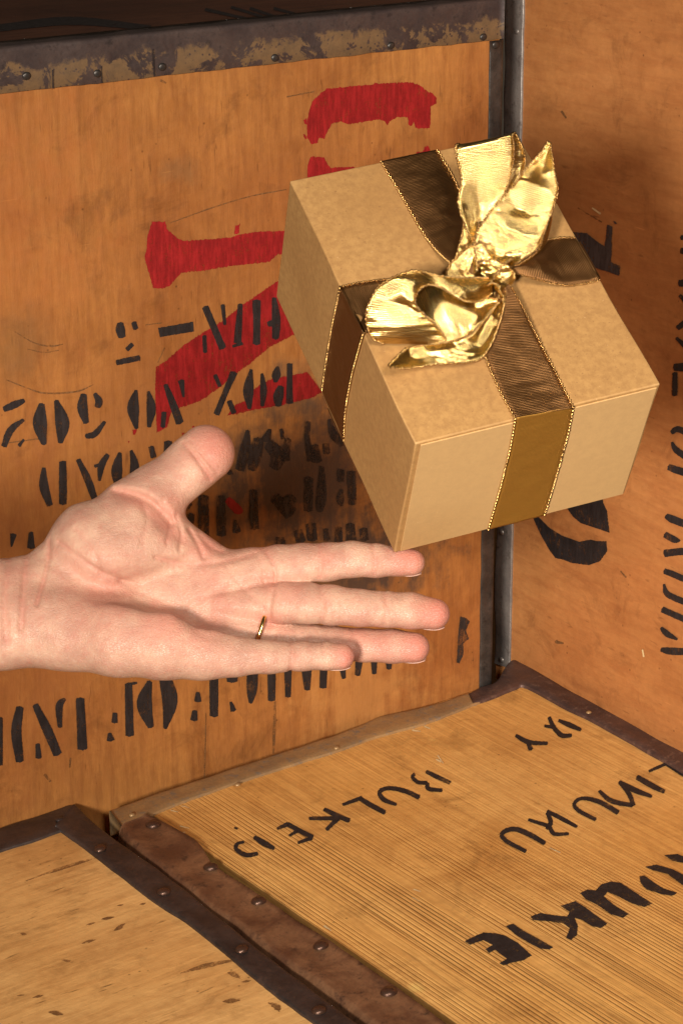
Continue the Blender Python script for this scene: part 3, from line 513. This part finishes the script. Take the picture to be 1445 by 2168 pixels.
band('ribbon_band', [(1216,503,.6),(1180,504,1.5),(1150,512,4),(1115,540,8),(1080,572,10)], [(1269,593,.6),(1235,601,.8),(1195,604,2),(1140,593,6),(1090,578,10)], crumple=.9, bulge=(0,.5,3,2), m=M_rib_dim, seed=6)
# hidden runs on the far sides and underneath
def gloc(p): return gift.matrix_basis.inverted() @ p
ya = (gloc(bow_pt(866,330,.5)).y, gloc(bow_pt(1150,874,.5)).y); xa = gloc(bow_pt(1242,548,.5)).x; xb = gloc(bow_pt(745,655,.5)).x; hw = .0125
lbox('ribbon_band', (-LN/2-.0007, ya[0]-hw, 0), (-LN/2-.0003, ya[0]+hw, HN), M_rib_dim, gift)
lbox('ribbon_band', (xa-hw, WN/2+.0003, 0), (xa+hw, WN/2+.0007, HN), M_rib_dim, gift)
lbox('ribbon_band', (-LN/2, ya[0]-hw, -.0007), (LN/2, ya[0]+hw, -.0003), M_rib_dim, gift)
lbox('ribbon_band', (xa-hw, -WN/2, -.0012), (xa+hw, WN/2, -.0008), M_rib_dim, gift)
# bow
band('bow_loop', [(1005,525,9),(985,480,15),(969,430,21),(976,385,26),(969,345,32),(963,316,37),(972,306,34),(990,340,20),(1005,410,10),(1012,480,6)],
     [(1045,510,12),(1050,462,17),(1072,400,24),(1084,352,31),(1087,312,37),(1084,285,41),(1093,287,36),(1111,335,24),(1101,385,14),(1062,480,7)], N=110, bulge=(2,3,-1,2,0,-2), crumple=.3, ripple=.22, seed=11, label='upright loop of the bow')
band('bow_tail', [(1030,565,9),(1003,520,13),(1012,485,19),(1042,442,26),(1078,402,30),(1112,357,34),(1143,322,38),(1160,299,42)],
     [(1062,582,10),(1100,552,13),(1135,527,16),(1152,490,21),(1168,445,26),(1180,405,30),(1174,370,34),(1168,330,39),(1164,301,42)], N=110, bulge=(3,5,-1,4,-2,3,0), crumple=.6, ripple=.28, seed=12, label='pointed right hand tail of the bow')
band('bow_tail', [(1090,566,8),(1120,548,9),(1152,515,11),(1160,490,15),(1166,460,20)], [(1078,572,9),(1110,552,12),(1138,530,15),(1152,495,19),(1163,455,24)], N=60, bulge=(1,1), crumple=.6, seed=13, label='curled underside of the tail')
band('bow_loop', [(1035,588,12),(985,588,20),(934,584,28),(878,573,34),(835,586,34),(802,606,30),(780,642,24),(774,672,18),(779,698,12),(792,719,7),(815,727,3)],
     [(1040,622,9),(1010,638,14),(975,634,20),(927,606,26),(898,605,30),(882,622,29),(879,642,25),(896,664,19),(917,682,14),(936,706,8),(949,730,3)], N=120, bulge=(2,4,1,-1,3,-1,1,0), crumple=.35, ripple=.25, seed=14, label='left loop of the bow curling over')
band('bow_loop', [(866,650,3),(885,620,8),(915,600,13),(955,604,13),(1000,625,11),(1050,632,9)], [(905,728,3),(945,731,4),(988,713,6),(1018,686,8),(1040,655,9),(1056,640,9)], N=80, bulge=(-2,-4,-1,3,1), crumple=.8, ripple=.2, seed=15, label='golden inside of the left loop')
band('bow_tail', [(822,774,13),(850,746,11),(871,734,8),(930,728,6),(990,712,8),(1018,684,9),(1046,650,9),(1060,610,9)],
     [(825,777,13),(856,780,10),(913,772,6),(982,768,5),(1018,758,5),(1043,720,6),(1063,661,7),(1070,612,9)], N=110, bulge=(0,2,-2,3,1,3), crumple=.6, ripple=.25, seed=16, label='pointed lower left tail of the bow')
kn = band('bow_knot', [(940,596,7),(950,560,11),(982,530,14),(1012,515,15),(1040,520,12)], [(1000,612,10),(1032,605,15),(1052,580,18),(1072,556,16),(1085,548,12)], N=80, Mx=18, bulge=(3,6,7,4), crumple=2.6, ripple=.35, seed=17, label='crumpled knot at the middle of the bow')
k2 = band('bow_knot', [(1010,560,14),(1040,552,19),(1062,556,20),(1084,572,16),(1090,590,10)], [(1022,610,10),(1040,600,17),(1052,604,19),(1062,625,14),(1066,645,8)], N=70, Mx=18, bulge=(2,6,7,3), crumple=2.6, ripple=.35, seed=18, label='tight wrap across the knot')
k3 = band('bow_knot', [(960,560,9),(975,505,12),(982,470,14),(990,450,16)], [(1010,575,12),(1003,520,14),(1010,492,17),(1012,470,18)], N=50, Mx=14, bulge=(3,2), crumple=2, ripple=.3, seed=19, label='small gathered fold left of the knot')
# ================================================================== HAND AND FOREARM
DH = 1.146
SHEAR = .24
def hp(x, y, z): r = ray(x, y); z += (1300-y)*SHEAR; return CAM + r*(DH + z*DH/F_)   # z = photo pixels of depth behind the hand's mid plane
CL = []
def make_hand():
    st = 3.2; X = np.arange(-560, 975, st, dtype=np.float32); Y = np.arange(875, 1465, st, dtype=np.float32); Z = np.arange(-165, 190, st, dtype=np.float32)
    gx, gy, gz = np.meshgrid(X, Y, Z, indexing='ij')
    def cone(a, b):
        ax, ay, az, ra = a; bx, by, bz, rb_ = b; d = np.array([bx-ax, by-ay, bz-az], dtype=np.float32); L2 = float(d@d)
        px_, py_, pz_ = gx-ax, gy-ay, gz-az; t = np.clip((px_*d[0]+py_*d[1]+pz_*d[2])/L2, 0, 1)
        return np.sqrt((px_-t*d[0])**2+(py_-t*d[1])**2+(pz_-t*d[2])**2) - (ra+(rb_-ra)*t)
    def smin(a, b, k):
        h = np.clip(.5+.5*(b-a)/k, 0, 1); return b*(1-h)+a*h - k*h*(1-h)
    def chain(pts, k):
        d = None
        for a, b in zip(pts[:-1], pts[1:]):
            c = cone(a, b); d = c if d is None else smin(d, c, k)
        return d
    def ell(c, r):
        q = np.sqrt(((gx-c[0])/r[0])**2+((gy-c[1])/r[1])**2+((gz-c[2])/r[2])**2); return (q-1)*min(r)
    # forearm and wrist
    arm = smin(chain([(-600,1235,35,98),(-250,1262,30,86),(0,1270,25,82),(110,1235,35,72)], 20), chain([(-600,1340,20,100),(-250,1338,10,88),(0,1334,5,82),(150,1332,5,80)], 20), 40)
    arm = smin(arm, cone((-60,1300,-20,50), (90,1300,-25,52)), 30)
    # palm: hypothenar, palm body, thenar
    hyp = chain([(150,1334,-8,80),(250,1345,-35,84),(350,1358,-45,78),(430,1377,-50,58),(500,1387,-55,42)], 25)
    body = cone((110,1250,30,60), (380,1200,62,48))
    for b in ((530,1203,52,42),(530,1262,45,44),(520,1325,50,40)): body = smin(body, cone((200,1270,45,56), b), 18)
    pads = smin(ell((500,1222,34), (80,38,40)), smin(ell((505,1282,24), (75,36,40)), ell((470,1335,12), (90,30,40)), 18), 18)
    then = chain([(120,1192,40,52),(190,1150,30,82),(270,1120,38,80),(310,1080,46,72)], 25)
    then = smin(then, cone((230,1170,6,74), (345,1150,34,62)), 30)
    web = cone((320,1110,55,52), (455,1186,60,34)); web = smin(web, cone((330,1140,40,46),(430,1190,50,40)), 20)
    palm = smin(smin(arm, hyp, 38), smin(body, pads, 16), 26); palm = smin(palm, then, 20); palm = smin(palm, web, 20)
    thumb = chain([(285,1082,48,72),(335,1040,58,60),(372,1014,60,55),(405,985,58,57),(436,960,60,61)], 16)
    thumb = smin(thumb, ell((425,968,38), (48,44,30)), 14)
    idx = chain([(505,1212,48,44),(590,1200,40,46),(640,1194,34,43),(692,1190,30,40.5),(745,1184,26,38),(795,1187,22,35.5),(845,1188,18,31),(871,1191,16,28)], 8)
    mid = chain([(520,1270,40,42),(600,1276,12,44),(650,1277,4,43),(700,1281,-2,42),(760,1287,-6,39),(815,1290,-8,37.5),(870,1293,-6,38),(919,1300,-2,33)], 8)
    rng_ = chain([(520,1330,48,38),(600,1350,44,37),(700,1362,46,37),(770,1366,44,35),(830,1368,38,36),(877,1371,32,32)], 8)
    lit = chain([(420,1380,-50,54),(490,1388,-60,43),(570,1391,-62,35),(640,1389,-60,31),(690,1389,-58,29),(722,1390,-56,28)], 8)
    fing = np.minimum(np.minimum(idx, rng_), smin(mid, lit, 2)); hand = smin(smin(palm, thumb, 26), fing, 15)
    # hollow of the hand under the thumb's mount
    hol = chain([(215,1238,-75,22),(320,1262,-55,32),(420,1308,-45,30),(520,1335,-30,16)], 12); hand = -smin(-hand, hol, 42)
    # skin folds
    front = np.clip((10-gz)/60+.6, 0, 1)
    def crease(pts, w, dep, msk=True):
        nonlocal hand
        CL.append((pts, w, dep)); dep = dep*2.3; dm = None; P = cr([(a, b, 0) for a, b in pts], 14)
        for a, b in zip(P[:-1], P[1:]):
            dx, dy = b.x-a.x, b.y-a.y; t = np.clip(((g2x-a.x)*dx+(g2y-a.y)*dy)/(dx*dx+dy*dy+1e-6), 0, 1); d = np.hypot(g2x-a.x-t*dx, g2y-a.y-t*dy); dm = d if dm is None else np.minimum(dm, d)
        hand = hand + (dep*np.exp(-(dm/w)**2))[:, :, None]*(front if msk else 1)
    g2x, g2y = np.meshgrid(X, Y, indexing='ij')
    CL.clear()
    for pts, w_, dp in (([(245,1040),(300,1052),(335,1076),(362,1108)],9,7), ([(255,1046),(300,1066),(340,1104),(385,1140)],16,4), ([(400,1120),(418,1150),(432,1182)],5,5), ([(425,1135),(448,1158),(470,1168)],6,5), ([(388,938),(415,968),(446,1014)],5,4.5), ([(402,932),(430,965),(460,1000)],4,3),
        ([(105,1145),(100,1200),(78,1280)],5,2.5), ([(60,1165),(52,1230),(45,1330)],7,2.5), ([(20,1185),(10,1280),(15,1360)],9,2.5), ([(125,1148),(180,1188),(225,1215),(300,1240)],5,2), ([(560,1165),(582,1200),(582,1236)],4,2.5), ([(578,1250),(572,1285),(570,1312)],4,1.6),
        ([(676,1152),(680,1185),(676,1222)],5,1.8), ([(690,1152),(694,1190)],4,1.2), ([(786,1150),(794,1185),(790,1218)],5,1.8), ([(676,1240),(684,1280),(680,1318)],5,1.6), ([(812,1256),(818,1290),(812,1322)],5,1.6), ([(615,1358),(619,1390),(614,1420)],5,1.6), ([(682,1362),(688,1395)],4,1.2), ([(745,1332),(752,1366)],5,1.5),
        ([(330,1180),(400,1195),(470,1190),(540,1172)],6,2.2), ([(390,1290),(440,1262),(500,1248),(560,1236)],6,1.6), ([(380,1310),(430,1345),(480,1352)],9,.8), ([(345,1062),(362,1100),(352,1150)],4,2), ([(372,1092),(384,1130),(380,1165)],4,2), ([(300,1060),(312,1100),(300,1150)],6,1.2), ([(255,1230),(320,1262),(400,1300),(440,1325)],7,1.2), ([(455,1250),(520,1225),(570,1228)],4,1.3), ([(160,1120),(200,1170),(215,1220)],5,1.2), ([(540,1170),(556,1200),(560,1240)],4,1.6), ([(480,1200),(520,1250),(560,1290)],5,1.2)): crease(pts, w_, dp)
    # naive surface nets
    S_ = hand; c = S_ < 0; nx, ny, nz = S_.shape
    cs = [c[i:nx-1+i, j:ny-1+j, k:nz-1+k] for i in (0,1) for j in (0,1) for k in (0,1)]; sm_ = sum(q.astype(np.int8) for q in cs); act = (sm_ > 0) & (sm_ < 8)
    ids = -np.ones(act.shape, dtype=np.int64); ai = np.argwhere(act); ids[act] = np.arange(len(ai))
    acc = np.zeros((len(ai), 3)); cnt = np.zeros(len(ai)); i0, j0, k0 = ai.T
    cor = [(i,j,k) for i in (0,1) for j in (0,1) for k in (0,1)]
    for a in range(8):
        for b in range(a+1, 8):
            A_, B_ = cor[a], cor[b]
            if sum(abs(p-q) for p, q in zip(A_, B_)) != 1: continue
            va = S_[i0+A_[0], j0+A_[1], k0+A_[2]]; vb = S_[i0+B_[0], j0+B_[1], k0+B_[2]]; m_ = (va < 0) != (vb < 0); t = np.where(m_, va/(va-vb+1e-12), 0)
            for ax in range(3): acc[:, ax] += np.where(m_, A_[ax]+(B_[ax]-A_[ax])*t, 0)
            cnt += m_
    pos = (ai + acc/cnt[:, None])*st + np.array([X[0], Y[0], Z[0]])
    quads = []
    for ax in range(3):
        sl0 = [slice(1, -1)]*3; sl0[ax] = slice(0, -1); sl1 = list(sl0); sl1[ax] = slice(1, None); a = c[tuple(sl0)]; b = c[tuple(sl1)]
        for flip in (0, 1):
            e = np.argwhere((a & ~b) if not flip else (~a & b)); e = e + np.array([0 if q == ax else 1 for q in range(3)])
            u_, v_ = (ax+1) % 3, (ax+2) % 3; o = [e.copy() for _ in range(4)]; o[1][:, u_] -= 1; o[2][:, u_] -= 1; o[2][:, v_] -= 1; o[3][:, v_] -= 1
            q = np.stack([ids[tuple(k.T)] for k in o], 1); quads.append(q if not flip else q[:, ::-1])
    F = np.concatenate(quads); F = F[(F >= 0).all(1)]
    # light smoothing
    E_ = np.concatenate([F[:, [0,1]], F[:, [1,2]], F[:, [2,3]], F[:, [3,0]]])
    for _ in range(2):
        a2 = np.zeros_like(pos); n2 = np.zeros(len(pos)); np.add.at(a2, E_[:, 0], pos[E_[:, 1]]); np.add.at(n2, E_[:, 0], 1); pos = pos*.5 + .5*a2/np.maximum(n2, 1)[:, None]
    return pos, F
HP, HF = make_hand()
def g_(x, y, cx, cy, r): return np.exp(-(((x-cx)**2+(y-cy)**2)/r**2))
red = np.zeros(len(HP)); hx_, hy_ = HP[:, 0], HP[:, 1]
for cx_, cy_, r_, k in ((870,1185,40,.8),(925,1298,45,.9),(880,1372,45,.9),(735,1392,32,.9),(455,940,60,.7),(690,1188,24,.35),(690,1280,24,.3),(575,1235,30,.5),(572,1312,28,.6),(555,1165,30,.3),(350,1320,60,.55),(430,1340,50,.4),(360,1090,40,.5),(430,1160,40,.5),(470,1240,60,.3),(220,1260,80,.35),(790,1190,24,.2),(800,1372,50,.5),(760,1355,40,.5),(600,1245,40,.4),(20,1200,60,.2)): red = np.maximum(red, k*g_(hx_, hy_, cx_, cy_, r_))
for pts, w_, dp in CL:
    P = np.array(cr([(a, b, 0) for a, b in pts], 12))[:, :2]; dm = np.full(len(HP), 1e9)
    for a, b in zip(P[:-1], P[1:]):
        d = b-a; t_ = np.clip(((hx_-a[0])*d[0]+(hy_-a[1])*d[1])/(d@d+1e-9), 0, 1); dm = np.minimum(dm, np.hypot(hx_-a[0]-t_*d[0], hy_-a[1]-t_*d[1]))
    red = np.maximum(red, min(.13*dp+.05, .5)*np.exp(-(dm/(w_*1.1))**2)*(HP[:, 2] < 60))
def skin_mat():
    t = NT('skin'); P = t.tc.outputs['Object']; at = t.n.new('ShaderNodeAttribute'); at.attribute_name = 'flush'
    a = t.noise(P, 60, 4, .6); b = t.noise(P, 190, 4, .65); l = t.noise(t.map((260,260,1100), (.3,.5,.2)), 1, 3, .6); l2 = t.noise(t.map((700,900,160), (.2,.3,.4)), 1, 3, .6); vo = t.vor(P, 1500); lw = t.vor(t.map((420,900,1300), (.3,.2,.5)), 1, 'DISTANCE_TO_EDGE')
    col = t.mix(t.rng(a, .36, .64), (.52,.315,.22), (.40,.21,.148)); col = t.mix(t.rng(b, .46, .7, 0, .45), col, (.44,.17,.12))
    col = t.mix(at.outputs['Fac'], col, (.50,.165,.12)); col = t.mix(t.rng(l, .6, .72, 0, .18), col, (.72,.48,.37))
    t.b.subsurface_method = 'RANDOM_WALK'; t.b.inputs['Subsurface Weight'].default_value = .15; t.b.inputs['Subsurface Radius'].default_value = (1, .35, .2); t.b.inputs['Subsurface Scale'].default_value = .006
    h = t.math('ADD', t.math('MULTIPLY', l2, .8), t.math('ADD', t.math('MULTIPLY', b, .9), t.math('MULTIPLY', t.rng(lw, 0, .12), .35)))
    n = t.bump(h, .5, .0008); n = t.bump(vo, .2, .00025, n)
    return t.fin(col, t.rng(b, .3, .7, .36, .52), 0, n, spec=.42)
M_skin = skin_mat()
hbase = hp(0, 1300, 0)
person = thing('person', 'pale left hand reaching in with open palm and thumb raised', 'person', hbase)
# the hand is one continuous surface
rays = np.outer((HP[:, 0]-CX)/F_, np.array(RIGHT)) + np.outer((HP[:, 1]-CY)/F_, np.array(DOWN)) + np.array(FWD)
W_ = np.array(CAM) + rays*(DH + (HP[:, 2:3] + (1300-HP[:, 1:2])*SHEAR)*DH/F_) - np.array(hbase)
hm = bpy.data.meshes.new('hand'); hm.from_pydata(W_.tolist(), [], HF.tolist()); hm.update(); hm.polygons.foreach_set('use_smooth', [True]*len(hm.polygons)); hm.materials.append(M_skin)
at = hm.attributes.new('flush', 'FLOAT', 'POINT'); at.data.foreach_set('value', red.astype(np.float32))
ho = bpy.data.objects.new('hand', hm); sc.collection.objects.link(ho); ho.parent = person
bmh = bmesh.new(); bmh.from_mesh(hm); bmesh.ops.recalc_face_normals(bmh, faces=bmh.faces[:]); bmh.to_mesh(hm); bmh.free()
tn = NT('fingernail'); tn.b.inputs['Subsurface Weight'].default_value = .2; tn.b.inputs['Subsurface Scale'].default_value = .003
M_nail = tn.fin((.44,.25,.19), .45, 0)
def nail(tip, back, r, wid=.85, ang=-1.9, L=44):         # curved plate over the back of the fingertip
    a = V(tip); b = V(back); ax = (a-b).normalized(); e = V((0,0,1)); e = (e-ax*e.dot(ax)).normalized(); d = ax.cross(e); vs, fs = [], []; N1, N2 = 12, 10
    if d.y < 0: d = -d
    for i in range(N1+1):
        u = i/N1; c = a + ax*(r*.72 - L*(1-u)); rr = r*(1.0 if u < .4 else 1.0-.22*((u-.4)/.6)**2)
        for j in range(N2+1):
            g = (j/N2*2-1)*wid*(1-.25*abs(2*u-1)**4); dirv = (e*math.cos(g+ang) + d*math.sin(g+ang)); vs.append(hp(*(c + dirv*(rr+.1))))
    fs = [(i*(N2+1)+j, i*(N2+1)+j+1, (i+1)*(N2+1)+j+1, (i+1)*(N2+1)+j) for i in range(N1) for j in range(N2)]
    o = build('fingernail', vs, fs, M_nail, person, True); md = o.modifiers.new('s', 'SOLIDIFY'); md.thickness = .0005
nail((871,1191,16), (795,1187,22), 28, .62, 1.0); nail((919,1300,-2), (815,1290,-8), 33, .62, .95); nail((877,1371,32), (830,1368,38), 32, .62, .95); nail((722,1390,-56), (640,1389,-60), 28, .62, .95)
nail((436,960,60), (372,1014,60), 61, .6, 0.1, 60)
# ring
tr = NT('yellow gold'); M_gold = tr.fin((.85,.58,.22), .2, 1)
rc = hp(557, 1337, 36); rgo = thing('ring', 'thin gold ring on the ring finger beside the raised little finger edge', 'ring', rc)
ax = (hp(600,1350,44)-hp(520,1330,48)).normalized(); e1 = DOWN - ax*DOWN.dot(ax); e1.normalize(); e2 = ax.cross(e1); pxm = DH/F_; vs, fs = [], []
for i in range(72):
    g = i/72*6.2832; dv = e1*math.cos(g)+e2*math.sin(g); c = rc + dv*49*pxm
    for j in range(10): q = j/10*6.2832; vs.append(c + dv*math.cos(q)*.0007 + ax*math.sin(q)*.0011)
fs = [(i*10+j, i*10+(j+1)%10, ((i+1)%72)*10+(j+1)%10, ((i+1)%72)*10+j) for i in range(72) for j in range(10)]
build('ring_band', vs, fs, M_gold, rgo, True)
